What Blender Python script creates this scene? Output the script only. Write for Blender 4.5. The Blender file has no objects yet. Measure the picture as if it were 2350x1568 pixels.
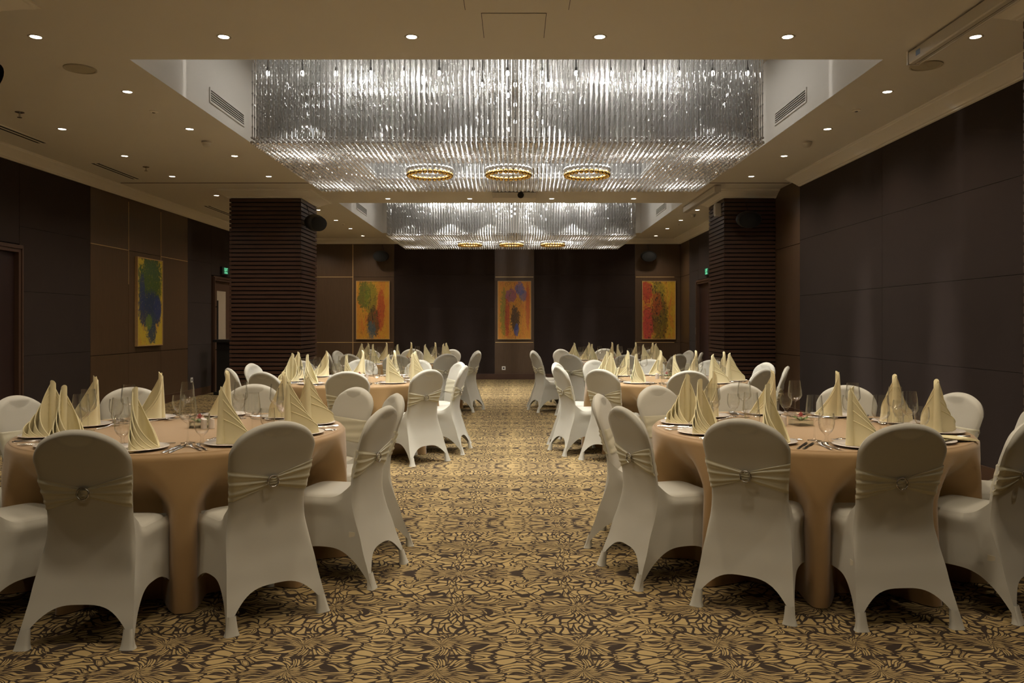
import bpy, math, random
from mathutils import Vector
rnd = random.Random(7)
PI = math.pi
D2R = PI / 180.0
sc = bpy.context.scene
COL = sc.collection

# ------------------------------------------------------------------ camera
EYE = 1.38
cam_d = bpy.data.cameras.new('camera')
cam = bpy.data.objects.new('camera', cam_d)
COL.objects.link(cam)
cam.location = (0, 0, EYE)
cam.rotation_euler = (PI / 2, 0, 0)
cam_d.sensor_width = 36.0
cam_d.lens = 1800.0 / 2350.0 * 36.0
cam_d.shift_x = -6.0 / 2350.0
cam_d.shift_y = -41.0 / 2350.0
cam_d.clip_start = 0.05
cam_d.clip_end = 100
sc.camera = cam

# ------------------------------------------------------------------ world, exposure
world = bpy.data.worlds.new('world')
world.use_nodes = True
world.node_tree.nodes['Background'].inputs[0].default_value = (0.02, 0.018, 0.015, 1)
world.node_tree.nodes['Background'].inputs[1].default_value = 0.1
sc.world = world
sc.view_settings.view_transform = 'Standard'
sc.view_settings.look = 'None'
sc.view_settings.exposure = 0.2
sc.view_settings.gamma = 1.0
sc.view_settings.use_curve_mapping = False
sc.cycles.use_denoising = True
sc.cycles.max_bounces = 6
sc.cycles.diffuse_bounces = 3
sc.cycles.glossy_bounces = 2
sc.cycles.transmission_bounces = 4
sc.cycles.transparent_max_bounces = 12
sc.cycles.use_adaptive_sampling = True
sc.cycles.adaptive_threshold = 0.10
sc.cycles.adaptive_min_samples = 16
sc.cycles.sample_clamp_indirect = 3.0
sc.cycles.use_auto_tile = False
sc.cycles.time_limit = 1100.0
sc.cycles.caustics_reflective = False
sc.cycles.caustics_refractive = False

# light levels of the room's own lamps and the added fill lights (used in their builders below)
DOWN_W = 57.0           # each recessed downlight
DOWN_COL = (1.0, 0.85, 0.66)
CHAND_W = 10.0          # each of the small lights inside a chandelier
CHAND_FILL_W = 150.0      # each unseen spot added inside it to brighten the beads and the floor
CHAND_TOP_W = 330.0     # unseen area light added at the top, standing in for bulbs and mirror plate
CHAND_COL = (1.0, 0.965, 0.90)

# ------------------------------------------------------------------ helpers
class MB:
    """collects vertices and faces of ONE mesh"""
    def __init__(s):
        s.v = []; s.f = []
    def box(s, x0, x1, y0, y1, z0, z1):
        n = len(s.v)
        s.v += [(x0,y0,z0),(x1,y0,z0),(x1,y1,z0),(x0,y1,z0),(x0,y0,z1),(x1,y0,z1),(x1,y1,z1),(x0,y1,z1)]
        s.f += [tuple(n+i for i in q) for q in ((0,3,2,1),(4,5,6,7),(0,1,5,4),(1,2,6,5),(2,3,7,6),(3,0,4,7))]
        return s
    def grid(s, fn, nu, nv, cu=False, cv=False, flip=False):
        n = len(s.v)
        mu = nu if cu else nu + 1
        mv = nv if cv else nv + 1
        for i in range(mu):
            for j in range(mv):
                s.v.append(tuple(fn(i / nu, j / nv)))
        for i in range(nu):
            for j in range(nv):
                a = n + i*mv + j; b = n + ((i+1) % mu)*mv + j
                c = n + ((i+1) % mu)*mv + (j+1) % mv; d = n + i*mv + (j+1) % mv
                s.f.append((a, d, c, b) if flip else (a, b, c, d))
        return s
    def lathe(s, prof, n=16, c=(0,0,0), cap=False):
        m = len(prof)
        s.grid(lambda u, v: (c[0] + prof[round(v*(m-1))][0]*math.cos(2*PI*u), c[1] + prof[round(v*(m-1))][0]*math.sin(2*PI*u), c[2] + prof[round(v*(m-1))][1]), n, m-1, cu=True)
        return s
    def tube(s, pts, r, n=6, closed=False):
        P = [Vector(p) for p in pts]
        m = len(P); base = len(s.v)
        for i, p in enumerate(P):
            if closed: t = P[(i+1) % m] - P[i-1]
            else: t = P[min(i+1, m-1)] - P[max(i-1, 0)]
            if t.length < 1e-9: t = Vector((0,0,1))
            t.normalize()
            a = t.cross(Vector((0,0,1)))
            if a.length < 1e-3: a = t.cross(Vector((0,1,0)))
            a.normalize(); b = a.cross(t)
            rr = r[i] if isinstance(r, (list, tuple)) else r
            for k in range(n):
                q = 2*PI*k/n
                s.v.append(tuple(p + a*math.cos(q)*rr + b*math.sin(q)*rr))
        for i in range(m if closed else m-1):
            for k in range(n):
                a0 = base + i*n + k; a1 = base + i*n + (k+1) % n
                b0 = base + ((i+1) % m)*n + k; b1 = base + ((i+1) % m)*n + (k+1) % n
                s.f.append((a0, a1, b1, b0))
        if not closed:
            s.f.append(tuple(base + k for k in range(n))[::-1])
            s.f.append(tuple(base + (m-1)*n + k for k in range(n)))
        return s
    def ball(s, c, r, nu=8, nv=6, sc3=(1,1,1)):
        s.grid(lambda u, v: (c[0] + r*sc3[0]*math.sin(PI*v)*math.cos(2*PI*u), c[1] + r*sc3[1]*math.sin(PI*v)*math.sin(2*PI*u), c[2] + r*sc3[2]*math.cos(PI*v)), nu, nv, cu=True, flip=True)
        return s
    def prism(s, poly, z0, z1):
        """extrude an xy polygon"""
        n = len(s.v); m = len(poly)
        s.v += [(p[0], p[1], z0) for p in poly] + [(p[0], p[1], z1) for p in poly]
        s.f.append(tuple(range(n+m-1, n-1, -1))); s.f.append(tuple(range(n+m, n+2*m)))
        for i in range(m):
            j = (i+1) % m
            s.f.append((n+i, n+j, n+m+j, n+m+i))
        return s
    def mesh(s, name, mat, smooth=30):
        me = bpy.data.meshes.new(name)
        me.from_pydata(s.v, [], s.f)
        if mat: me.materials.append(mat)
        if smooth:
            me.shade_smooth()
            if smooth < 180: me.set_sharp_from_angle(angle=smooth*D2R)
        me.update()
        return me

def ob(name, me, parent=None, loc=(0,0,0), rz=0.0, rot=None):
    o = bpy.data.objects.new(name, me)
    COL.objects.link(o)
    o.location = loc
    o.rotation_euler = rot if rot else (0, 0, rz)
    if parent: o.parent = parent
    return o
def tag(o, label, cat, group=None, kind=None):
    o['label'] = label; o['category'] = cat
    if group: o['group'] = group
    if kind: o['kind'] = kind
    return o
def struct(o, label=None):
    o['kind'] = 'structure'
    if label: o['label'] = label
    return o
def empty(name, loc=(0,0,0), rz=0.0):
    return ob(name, None, None, loc, rz)

# ------------------------------------------------------------------ materials
class G:
    """tiny node-graph helper"""
    def __init__(s, name):
        s.m = bpy.data.materials.new(name); s.m.use_nodes = True
        s.nt = s.m.node_tree
        s.b = s.nt.nodes['Principled BSDF']; s.out = s.nt.nodes['Material Output']
    def n(s, t, **k):
        x = s.nt.nodes.new(t)
        for a, b in k.items(): setattr(x, a, b)
        return x
    def put(s, sock, v):
        if hasattr(v, 'is_output') or isinstance(v, bpy.types.NodeSocket): s.nt.links.new(v, sock)
        else: sock.default_value = v
    def math(s, op, a, b=0.0, c=0.0, clamp=False):
        x = s.n('ShaderNodeMath', operation=op, use_clamp=clamp)
        s.put(x.inputs[0], a); s.put(x.inputs[1], b)
        if len(x.inputs) > 2: s.put(x.inputs[2], c)
        return x.outputs[0]
    def mix(s, f, a, b):
        x = s.n('ShaderNodeMix', data_type='RGBA')
        s.put(x.inputs[0], f)
        for i, v in ((6, a), (7, b)):
            s.put(x.inputs[i], v if isinstance(v, bpy.types.NodeSocket) else (*v[:3], 1))
        return x.outputs[2]
    def comb(s, x, y, z=0.0):
        c = s.n('ShaderNodeCombineXYZ')
        for i, v in enumerate((x, y, z)): s.put(c.inputs[i], v)
        return c.outputs[0]
    def sep(s, v):
        c = s.n('ShaderNodeSeparateXYZ'); s.put(c.inputs[0], v); return c.outputs
    def pos(s): return s.n('ShaderNodeNewGeometry').outputs['Position']
    def obj(s): return s.n('ShaderNodeTexCoord').outputs['Object']
    def noise(s, vec, scale=5, detail=2, rough=.5, dist=0, out=0):
        x = s.n('ShaderNodeTexNoise'); s.put(x.inputs['Vector'], vec)
        x.inputs['Scale'].default_value = scale; x.inputs['Detail'].default_value = detail
        x.inputs['Roughness'].default_value = rough; x.inputs['Distortion'].default_value = dist
        return x.outputs[out]
    def mapv(s, vec, scale=(1,1,1), loc=(0,0,0)):
        x = s.n('ShaderNodeMapping'); s.put(x.inputs[0], vec)
        x.inputs['Scale'].default_value = scale; x.inputs['Location'].default_value = loc
        return x.outputs[0]
    def ramp(s, f, stops, interp='LINEAR'):
        x = s.n('ShaderNodeValToRGB'); s.put(x.inputs[0], f)
        cr = x.color_ramp; cr.interpolation = interp
        while len(cr.elements) < len(stops): cr.elements.new(.5)
        for e, (p, c) in zip(cr.elements, stops):
            e.position = p; e.color = (*c[:3], 1)
        return x.outputs[0]
    def bump(s, h, strength=.3, dist=.002):
        x = s.n('ShaderNodeBump'); s.put(x.inputs['Height'], h)
        x.inputs['Strength'].default_value = strength; x.inputs['Distance'].default_value = dist
        s.nt.links.new(x.outputs[0], s.b.inputs['Normal'])
    def set(s, col=None, rough=None, metal=None, **k):
        if col is not None: s.put(s.b.inputs['Base Color'], col if isinstance(col, bpy.types.NodeSocket) else (*col[:3], 1))
        if rough is not None: s.put(s.b.inputs['Roughness'], rough)
        if metal is not None: s.b.inputs['Metallic'].default_value = metal
        for a, v in k.items(): s.put(s.b.inputs[a.replace('_', ' ')], v)
        return s.m

def srgb(r, g, b):
    f = lambda c: (c/255/12.92) if c <= 10 else ((c/255+.055)/1.055)**2.4
    return (f(r), f(g), f(b))

def plain(name, col, rough=.6, metal=0.0, **k):
    """one colour with a faint uneven tone"""
    g = G(name)
    n = g.noise(g.obj(), 9, 2)
    c = g.mix(g.math('MULTIPLY', n, .25), col, tuple(x*.8 for x in col))
    return g.set(c, rough, metal, **k)

def m_carpet():
    """woven pattern: leaf cells that stream out of star-shaped knots, mirrored along the room, repeated across it"""
    g = G('carpet')
    P = g.sep(g.pos())
    PX, PY = .591, 1.09
    X = g.math('ADD', P[0], .305)
    u = g.math('MULTIPLY', X, 2*PI/PX)
    y = g.math('PINGPONG', g.math('SUBTRACT', P[1], 3.243), PY)
    nr = 9*PX/2/PI
    ring = g.comb(g.math('MULTIPLY', g.math('COSINE', u), nr), g.math('MULTIPLY', g.math('SINE', u), nr), g.math('MULTIPLY', y, 9.0))
    wob = g.n('ShaderNodeSeparateColor'); g.put(wob.inputs[0], g.noise(ring, 1.0, 0, .5, 0, 1))
    w1 = g.math('SUBTRACT', wob.outputs[0], .5); w2 = g.math('SUBTRACT', wob.outputs[1], .5)
    fade = g.math('MINIMUM', 1.0, g.math('DIVIDE', g.math('MINIMUM', y, g.math('SUBTRACT', PY, y)), .06))
    dx = g.math('WRAP', g.math('MULTIPLY_ADD', w2, .15, X), PX/2, -PX/2)
    yy = g.math('ADD', y, g.math('MULTIPLY', g.math('MULTIPLY', w1, .115), fade))
    c1 = g.math('GREATER_THAN', yy, .35); c2 = g.math('GREATER_THAN', yy, .82)
    fy = g.math('ADD', .14, g.math('ADD', g.math('MULTIPLY', c1, .43), g.math('MULTIPLY', c2, .52)))
    ay = g.math('MULTIPLY', g.math('SUBTRACT', yy, fy), 1.4)
    th = g.math('ARCTAN2', ay, dx)
    rho = g.math('SQRT', g.math('ADD', g.math('MULTIPLY', dx, dx), g.math('MULTIPLY', ay, ay)))
    TS = 6.8
    b = g.math('ADD', g.math('MULTIPLY', th, TS), g.math('MULTIPLY', g.math('ADD', c1, c2), 40.0))
    v = g.comb(g.math('MULTIPLY', rho, 11.0), b)
    vo = g.n('ShaderNodeTexVoronoi', feature='DISTANCE_TO_EDGE', voronoi_dimensions='2D'); g.put(vo.inputs['Vector'], v)
    vf = g.n('ShaderNodeTexVoronoi', feature='F1', voronoi_dimensions='2D'); g.put(vf.inputs['Vector'], v)
    for q in (vo, vf): q.inputs['Scale'].default_value = 1.0; q.inputs['Randomness'].default_value = .95
    d = vo.outputs[0]
    cell = g.n('ShaderNodeSeparateColor'); g.put(cell.inputs[0], vf.outputs['Color'])
    T = g.math('MINIMUM', .15, g.math('MAXIMUM', .06, g.math('DIVIDE', .0045*TS, g.math('ADD', rho, .01))))
    line = g.math('SUBTRACT', 1.0, g.math('DIVIDE', g.math('SUBTRACT', d, T), .03), clamp=True)
    inner = g.math('MULTIPLY', g.math('LESS_THAN', g.math('ABSOLUTE', g.math('SUBTRACT', d, .25)), .038), g.math('GREATER_THAN', cell.outputs[0], .76))
    seam = g.math('LESS_THAN', g.math('MINIMUM', g.math('ABSOLUTE', g.math('SUBTRACT', yy, .35)), g.math('ABSOLUTE', g.math('SUBTRACT', yy, .82))), .003)
    line = g.math('MAXIMUM', line, g.math('MAXIMUM', inner, seam))
    fine = g.noise(g.pos(), 420, 1)
    big = g.noise(g.pos(), 1.3, 1)
    gold = g.mix(fine, (.30, .212, .092), (.45, .335, .160))
    gold = g.mix(g.math('MULTIPLY', big, .35), gold, (.28, .19, .068))
    dark = g.mix(fine, (.022, .016, .012), (.060, .042, .030))
    return g.set(g.mix(line, gold, dark), .95, Specular_IOR_Level=.1)

def m_paint(name, col):
    g = G(name)
    n = g.noise(g.pos(), 2.2, 3)
    return g.set(g.mix(g.math('MULTIPLY', n, .3), col, tuple(x*.86 for x in col)), .8)

def m_wood(name, a, b, scale=(22, 22, 1.2), rough=.45):
    g = G(name)
    n = g.noise(g.mapv(g.pos(), scale), 3.0, 4, .6, .6)
    n2 = g.noise(g.mapv(g.pos(), tuple(x*6 for x in scale)), 3.0, 2)
    f = g.math('ADD', g.math('MULTIPLY', n, .7), g.math('MULTIPLY', n2, .3))
    return g.set(g.mix(g.math('MULTIPLY_ADD', f, 1.8, -.4, True), a, b), rough)

def m_fabric(name, col, col2, scale=900, rough=.85, sheen=.25, bump=.15, spec=.25):
    g = G(name)
    p = g.obj()
    w = g.noise(g.mapv(p, (1, 1, .25)), scale, 1)
    n = g.noise(p, 6, 2)
    c = g.mix(g.math('MULTIPLY_ADD', n, .6, g.math('MULTIPLY', w, .3), True), col, col2)
    return g.set(c, rough, Sheen_Weight=sheen, Sheen_Roughness=.5, Specular_IOR_Level=spec)

def m_chair_fabric():
    """stretch fabric; over the hand hole under the crown nothing backs it, so it lets light through"""
    g = G('stretch_fabric')
    p = g.obj(); s = g.sep(p)
    w = g.noise(p, 700, 1)
    n = g.noise(p, 5, 2)
    c = g.mix(g.math('MULTIPLY_ADD', n, .5, g.math('MULTIPLY', w, .2), True), (.55, .530, .450), (.48, .460, .390))
    g.set(c, .62, Sheen_Weight=.2, Sheen_Roughness=.4, Specular_IOR_Level=.35)
    tr = g.n('ShaderNodeBsdfTranslucent'); tr.inputs[0].default_value = (.95, .86, .66, 1)
    # half-moon hole
    zz = g.math('DIVIDE', g.math('SUBTRACT', s[2], .900), .048)
    xx = g.math('DIVIDE', s[0], .085)
    inside = g.math('SUBTRACT', 1.0, g.math('ADD', g.math('MULTIPLY', zz, zz), g.math('MULTIPLY', xx, xx)), clamp=True)
    low = g.math('MULTIPLY', g.math('SUBTRACT', .906, s[2]), 200.0, clamp=True)
    f = g.math('MULTIPLY', g.math('MULTIPLY', g.math('MULTIPLY', inside, 2.5, clamp=True), low), .26)
    mx = g.n('ShaderNodeMixShader'); g.put(mx.inputs[0], f)
    g.nt.links.new(g.b.outputs[0], mx.inputs[1]); g.nt.links.new(tr.outputs[0], mx.inputs[2])
    g.nt.links.new(mx.outputs[0], g.out.inputs[0])
    return g.m

def m_glass(name='clear_glass', tint=(.985, .985, .98), base=.035, edge=.62):
    """thin-walled clear glass: see-through with sharp reflections that grow towards the rim"""
    g = G(name)
    lw = g.n('ShaderNodeLayerWeight'); lw.inputs[0].default_value = .5
    fac = lw.outputs['Facing']
    tb = g.n('ShaderNodeBsdfTransparent'); g.put(tb.inputs[0], g.mix(g.math('POWER', fac, 4.0), tint, (.55, .55, .54)))
    gl = g.n('ShaderNodeBsdfGlossy'); gl.inputs['Roughness'].default_value = .04
    gl.inputs[0].default_value = (.97, .97, .97, 1)
    f = g.math('MULTIPLY_ADD', g.math('POWER', fac, 2.6), edge, base, True)
    mx = g.n('ShaderNodeMixShader'); g.put(mx.inputs[0], f)
    g.nt.links.new(tb.outputs[0], mx.inputs[1]); g.nt.links.new(gl.outputs[0], mx.inputs[2])
    g.nt.links.new(mx.outputs[0], g.out.inputs[0])
    g.nt.nodes.remove(g.b)
    return g.m

def m_crystal(name, col, gloss, rough=.12):
    """cut crystal: bright glints over light scattered inside the strand"""
    g = G(name)
    n = g.noise(g.pos(), 60, 1)
    c = g.mix(n, col, tuple(x*.8 for x in col))
    df = g.n('ShaderNodeBsdfDiffuse'); g.put(df.inputs[0], c)
    tl = g.n('ShaderNodeBsdfTranslucent'); g.put(tl.inputs[0], c)
    gl = g.n('ShaderNodeBsdfGlossy'); gl.inputs['Roughness'].default_value = rough; gl.inputs[0].default_value = (.97, .96, .95, 1)
    m1 = g.n('ShaderNodeMixShader'); m1.inputs[0].default_value = .55
    g.nt.links.new(df.outputs[0], m1.inputs[1]); g.nt.links.new(tl.outputs[0], m1.inputs[2])
    m2 = g.n('ShaderNodeMixShader'); m2.inputs[0].default_value = gloss
    g.nt.links.new(m1.outputs[0], m2.inputs[1]); g.nt.links.new(gl.outputs[0], m2.inputs[2])
    g.nt.links.new(m2.outputs[0], g.out.inputs[0])
    g.nt.nodes.remove(g.b)
    return g.m

def m_emit(name, col, strength, sample=False, body=(.8, .8, .8)):
    g = G(name)
    n = g.noise(g.obj(), 20, 1)
    g.set(body, .4)
    g.put(g.b.inputs['Emission Color'], g.mix(g.math('MULTIPLY', n, .1), col, tuple(x*.95 for x in col)))
    g.b.inputs['Emission Strength'].default_value = strength
    if not sample: g.m.cycles.emission_sampling = 'NONE'
    return g.m

def m_painting(name, seed, bg, blobs, streaks):
    """abstract paint: a streaked ground, ragged patches of colour, flecks, drips and thin lines"""
    g = G(name)
    p = g.obj()
    s = g.sep(p)
    rag = g.noise(g.mapv(p, (1, 1, .7), (seed, 0, 2)), 13, 5, .7, 1.0)
    rag2 = g.noise(g.mapv(p, (1, 1, .45), (seed+9, 0, 5)), 30, 3, .65, .6)
    ragged = g.math('ADD', g.math('MULTIPLY', g.math('SUBTRACT', rag, .5), 3.4), g.math('MULTIPLY', g.math('SUBTRACT', rag2, .5), 2.6))
    c = g.ramp(g.noise(g.mapv(p, (3.2, 1, .8), (seed, 0, seed)), 2.6, 5, .65, 1.0), bg)
    for i, (cx, cz, rx, rz, col, amt) in enumerate(blobs):
        a = g.math('DIVIDE', g.math('SUBTRACT', s[0], cx), rx)
        b = g.math('DIVIDE', g.math('SUBTRACT', s[2], cz), rz)
        d = g.math('ADD', g.math('MULTIPLY', a, a), g.math('MULTIPLY', b, b))
        d = g.math('ADD', d, g.math('MULTIPLY', ragged, (1.0, -1.0, .7, -.7)[i % 4]))
        f = g.math('MULTIPLY', g.math('SUBTRACT', 1.15, d, clamp=False), 3.0, clamp=True)
        c = g.mix(g.math('MULTIPLY', f, amt), c, col)
    # flecks of the ground and of black scattered through the patches
    fl = g.noise(g.mapv(p, (1.5, 1, .8), (seed*2, 0, 1)), 24, 3, .7, 1.5)
    c = g.mix(g.math('MULTIPLY', g.math('SUBTRACT', fl, .60), 9.0, clamp=True), c, bg[1][1])
    fl2 = g.noise(g.mapv(p, (2.2, 1, 1), (seed*4, 0, 7)), 20, 4, .75, 2.0)
    cen = g.math('SUBTRACT', 1.15, g.math('MULTIPLY', g.math('ABSOLUTE', g.math('ADD', s[0], .04)), 2.4), clamp=True)
    c = g.mix(g.math('MULTIPLY', g.math('MULTIPLY', g.math('SUBTRACT', fl2, .545), 10.0, clamp=True), g.math('MULTIPLY', cen, .8)), c, streaks[0][3])
    for i, (sx, sz, th, col) in enumerate(streaks):
        n = g.noise(g.mapv(p, (sx, 1, sz), (seed*5+i, 0, i*2)), 1.0, 4, .7, 1.2)
        f = g.math('MULTIPLY', g.math('SUBTRACT', n, th), 14.0, clamp=True)
        c = g.mix(g.math('MULTIPLY', f, cen), c, col)
    return g.set(c, .5)

M = {}
M['carpet'] = m_carpet()
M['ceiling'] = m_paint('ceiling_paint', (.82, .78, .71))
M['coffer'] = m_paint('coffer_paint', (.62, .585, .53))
M['cornice'] = m_paint('cornice_paint', (.92, .87, .79))
M['navy'] = m_fabric('wall_cloth', (.036, .025, .021), (.028, .019, .017), 500, .9, .05, .2, .1)
M['wood'] = m_wood('panel_veneer', (.105, .062, .033), (.064, .037, .019))
M['slat'] = m_wood('slat_wood', (.085, .042, .026), (.046, .022, .014), (1.5, 1.5, 30), .38)
M['core'] = plain('column_core', (.012, .008, .006), .8)
M['base'] = m_wood('skirting_wood', (.085, .040, .022), (.05, .024, .013), (1.5, 1.5, 20))
M['maroon'] = m_wood('door_wood', (.026, .010, .008), (.015, .007, .006))
M['frame'] = m_wood('door_frame_wood', (.085, .045, .028), (.05, .026, .016))
M['brass'] = plain('brass', (.70, .50, .24), .45, .6)
M['chair'] = m_chair_fabric()
M['sash'] = m_fabric('sash_satin', (.62, .585, .43), (.55, .515, .37), 500, .42, .15, .08, .5)
M['cloth'] = m_fabric('table_linen', (.40, .250, .108), (.33, .200, .082), 600, .62, .3, .2, .4)
M['napkin'] = m_fabric('napkin_linen', (.82, .74, .46), (.76, .67, .40), 500, .8, .2, .1, .2)
M['porcelain'] = plain('porcelain', (.78, .72, .66), .15)
M['glass'] = m_glass()
M['steel'] = plain('polished_steel', (.72, .70, .68), .16, 1.0)
M['buckle'] = plain('buckle_metal', (.55, .52, .48), .25, 1.0)
M['gold'] = plain('gold_ball', (.85, .58, .20), .12, 1.0)
M['strand'] = m_crystal('crystal_strand', (.80, .79, .77), .30, .10)
M['bead'] = m_crystal('crystal_bead', (.97, .96, .95), .46, .05)
M['bulb'] = m_emit('bulb_light', (1.0, .96, .88), 14.0)
M['lens'] = m_emit('downlight_lens', (1.0, .86, .66), 22.0)
M['stem'] = plain('bulb_stem', (.05, .045, .04), .4)
M['black'] = plain('black_plastic', (.010, .010, .010), .55)
M['grille'] = plain('speaker_grille', (.007, .007, .007), .85)
M['white'] = plain('white_plastic', (.66, .62, .55), .4)
M['greyslot'] = plain('dark_slot', (.03, .028, .025), .7)
M['metal_plate'] = plain('mirror_plate', (.8, .8, .8), .15, 1.0)
M['spk'] = plain('speaker_mesh_paint', (.50, .45, .34), .8)
M['exit'] = m_emit('exit_face', (.012, .05, .03), .15, body=(.01, .05, .03))
M['exit_text'] = m_emit('exit_letters', (.22, 1.0, .52), .75, body=(.05, .3, .15))
M['frosted'] = m_fabric('frosted_glass_panel', (.42, .36, .28), (.36, .30, .23), 120, .5, 0, .2, .4)
M['leaf'] = plain('green_leaf', (.10, .20, .03), .5)
M['petal'] = plain('pink_petal', (.62, .22, .22), .6)
M['water'] = m_glass('bowl_water', (.90, .94, .90), .06, .5)
M['bluelabel'] = plain('blue_print', (.20, .30, .50), .5)
M['tagcloth'] = m_fabric('tag_cloth', (.70, .64, .48), (.64, .58, .43), 600)
M['pframe'] = m_wood('picture_frame_wood', (.55, .36, .16), (.42, .26, .11), (6, 6, 6))

# ------------------------------------------------------------------ room shell
XL, XR, YB, YF, CZ = -6.08, 4.10, 19.40, -2.6, 3.465
CX = -0.065
COF = [(6.19, 10.51, 0), (13.55, 18.04, 1)]      # coffers, y ranges
CXA, CXB = CX - 2.975, CX + 2.975
COFZ = CZ + .95

floor = struct(ob('floor', MB().box(XL-.2, XR+.2, YF-.2, YB+.2, -.08, 0).mesh('floor', M['carpet'], 0)), 'gold carpet with dark brown leaf pattern')
cb = MB()
for (x0, x1, y0, y1) in ((XL-.2, CXA, YF-.2, YB+.2), (CXB, XR+.2, YF-.2, YB+.2), (CXA, CXB, YF-.2, COF[0][0]), (CXA, CXB, COF[0][1], COF[1][0]), (CXA, CXB, COF[1][1], YB+.2)):
    cb.box(x0, x1, y0, y1, CZ, CZ+.02)
ceiling = struct(ob('ceiling', cb.mesh('ceiling', M['ceiling'], 0)), 'beige painted ceiling with two sunken coffers')
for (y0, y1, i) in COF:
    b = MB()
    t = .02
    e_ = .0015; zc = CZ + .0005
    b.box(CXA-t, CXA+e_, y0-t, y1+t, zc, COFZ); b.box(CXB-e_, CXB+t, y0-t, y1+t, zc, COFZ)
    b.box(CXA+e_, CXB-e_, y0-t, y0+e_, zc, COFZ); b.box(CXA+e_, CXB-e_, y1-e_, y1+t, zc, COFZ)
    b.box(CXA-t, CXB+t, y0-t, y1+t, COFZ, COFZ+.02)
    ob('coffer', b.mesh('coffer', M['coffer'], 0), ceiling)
# movable-wall joint across the ceiling
ob('joint', MB().box(XL+.25, XR-.03, 11.60, 11.625, CZ-.004, CZ+.001).mesh('joint', M['greyslot'], 0), ceiling)

def wall_panels(wall, axis, face, inward, spans, zs_fabric, zs_wood, ztop):
    """axis 'x': wall runs along x at y=face; 'y': runs along y at x=face. spans: (a, b, kind)"""
    for (a, b, kind) in spans:
        if kind == 'gap': continue
        g = .0018 if kind == 'f' else .004
        zs = [0.0] + (zs_fabric if kind == 'f' else zs_wood) + [ztop]
        for z0, z1 in zip(zs[:-1], zs[1:]):
            p0, p1 = (face, face - inward*.03)
            lo, hi = min(p0, p1), max(p0, p1)
            m = MB()
            if axis == 'y': m.box(lo, hi, a+g, b-g, z0+g, z1-g)
            else: m.box(a+g, b-g, lo, hi, z0+g, z1-g)
            nm = 'cloth_panel' if kind == 'f' else 'wood_panel'
            ob(nm, m.mesh(nm, M['navy'] if kind == 'f' else M['wood'], 0), wall)
def strip(wall, axis, face, inward, a, b, z0, z1):
    p0, p1 = face + inward*.004, face - inward*.02
    lo, hi = min(p0, p1), max(p0, p1)
    m = MB().box(lo, hi, a, b, z0, z1) if axis == 'y' else MB().box(a, b, lo, hi, z0, z1)
    ob('brass_strip', m.mesh('brass_strip', M['brass'], 0), wall)

ZF, ZW = [.98, 1.78, 2.58], [.915, 2.535]
wall_left = struct(ob('wall_left', MB().box(XL-.2, XL-.03, YF-.2, YB+.2, 0, CZ).mesh('wall_left', M['core'], 0)), 'dark wall of navy cloth and brown wood panels')
wall_panels(wall_left, 'y', XL, 1, [(YF, -.1, 'f'), (-.1, 2.6, 'f'), (2.6, 5.4, 'f'), (5.4, 8.36, 'f'), (8.36, 9.63, 'gap'), (9.63, 11.24, 'f'), (11.24, 12.35, 'w'), (12.35, 13.48, 'w'), (13.48, 14.59, 'w'), (14.59, 15.72, 'f'), (15.72, 17.0, 'gap'), (17.0, 18.2, 'f'), (18.2, YB, 'w')], ZF, ZW, CZ)
for (a, b) in ((11.25, 12.35), (13.48, 14.58)): strip(wall_left, 'y', XL, 1, a, b, 2.530, 2.540)
for y in (12.35, 13.48): strip(wall_left, 'y', XL, 1, y-.005, y+.005, 1.2 if y > 13 else 2.0, 3.3)
for y in (8.36+.0, 15.72): # wall above the doors
    y2 = 9.63 if y < 10 else 17.0
    ob('cloth_panel', MB().box(XL-.03, XL, y+.004, y2-.004, 2.36, CZ).mesh('cloth_panel', M['navy'], 0), wall_left)

wall_right = struct(ob('wall_right', MB().box(XR+.03, XR+.2, YF-.2, YB+.2, 0, CZ).mesh('wall_right', M['core'], 0)), 'dark right wall of plum cloth panels')
wall_panels(wall_right, 'y', XR, -1, [(YF, .9, 'f'), (.9, 3.5, 'f'), (3.5, 6.15, 'f'), (6.15, 8.75, 'f'), (8.75, 11.27, 'f'), (11.27, 12.34, 'w'), (13.26, 16.3, 'f'), (16.3, 17.5, 'gap'), (17.5, 18.4, 'f'), (18.4, YB, 'w')], ZF, ZW, CZ)
ob('cloth_panel', MB().box(XR, XR+.03, 16.304, 17.496, 2.36, CZ).mesh('cloth_panel', M['navy'], 0), wall_right)

wall_back = struct(ob('wall_back', MB().box(XL-.2, XR+.2, YB+.03, YB+.2, 0, CZ).mesh('wall_back', M['core'], 0)), 'far wall of brown wood and dark cloth panels')
wall_panels(wall_back, 'x', YB, -1, [(XL, -5.1, 'w'), (-5.1, -4.0, 'w'), (-4.0, -2.975, 'w'), (-2.975, -.496, 'f'), (-.496, .485, 'w'), (.485, 2.975, 'f'), (2.975, XR, 'w')], ZF, ZW, CZ)
for (a, b) in ((-5.1, -4.01), (-.476, .465), (2.995, 3.95)):
    strip(wall_back, 'x', YB, -1, a, b, 2.527, 2.543)
for (a, b) in ((-5.1, -4.01), (-3.99, -3.0), (-.476, .465), (2.995, 3.95)):
    strip(wall_back, 'x', YB, -1, a, b, .907, .923)
strip(wall_back, 'x', YB, -1, -4.008, -3.992, .15, 3.34)
wall_front = struct(ob('wall_front', MB().box(XL-.2, XR+.2, YF-.2, YF, 0, CZ).mesh('wall_front', M['wood'], 0)), 'wood wall behind the viewer')

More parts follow.
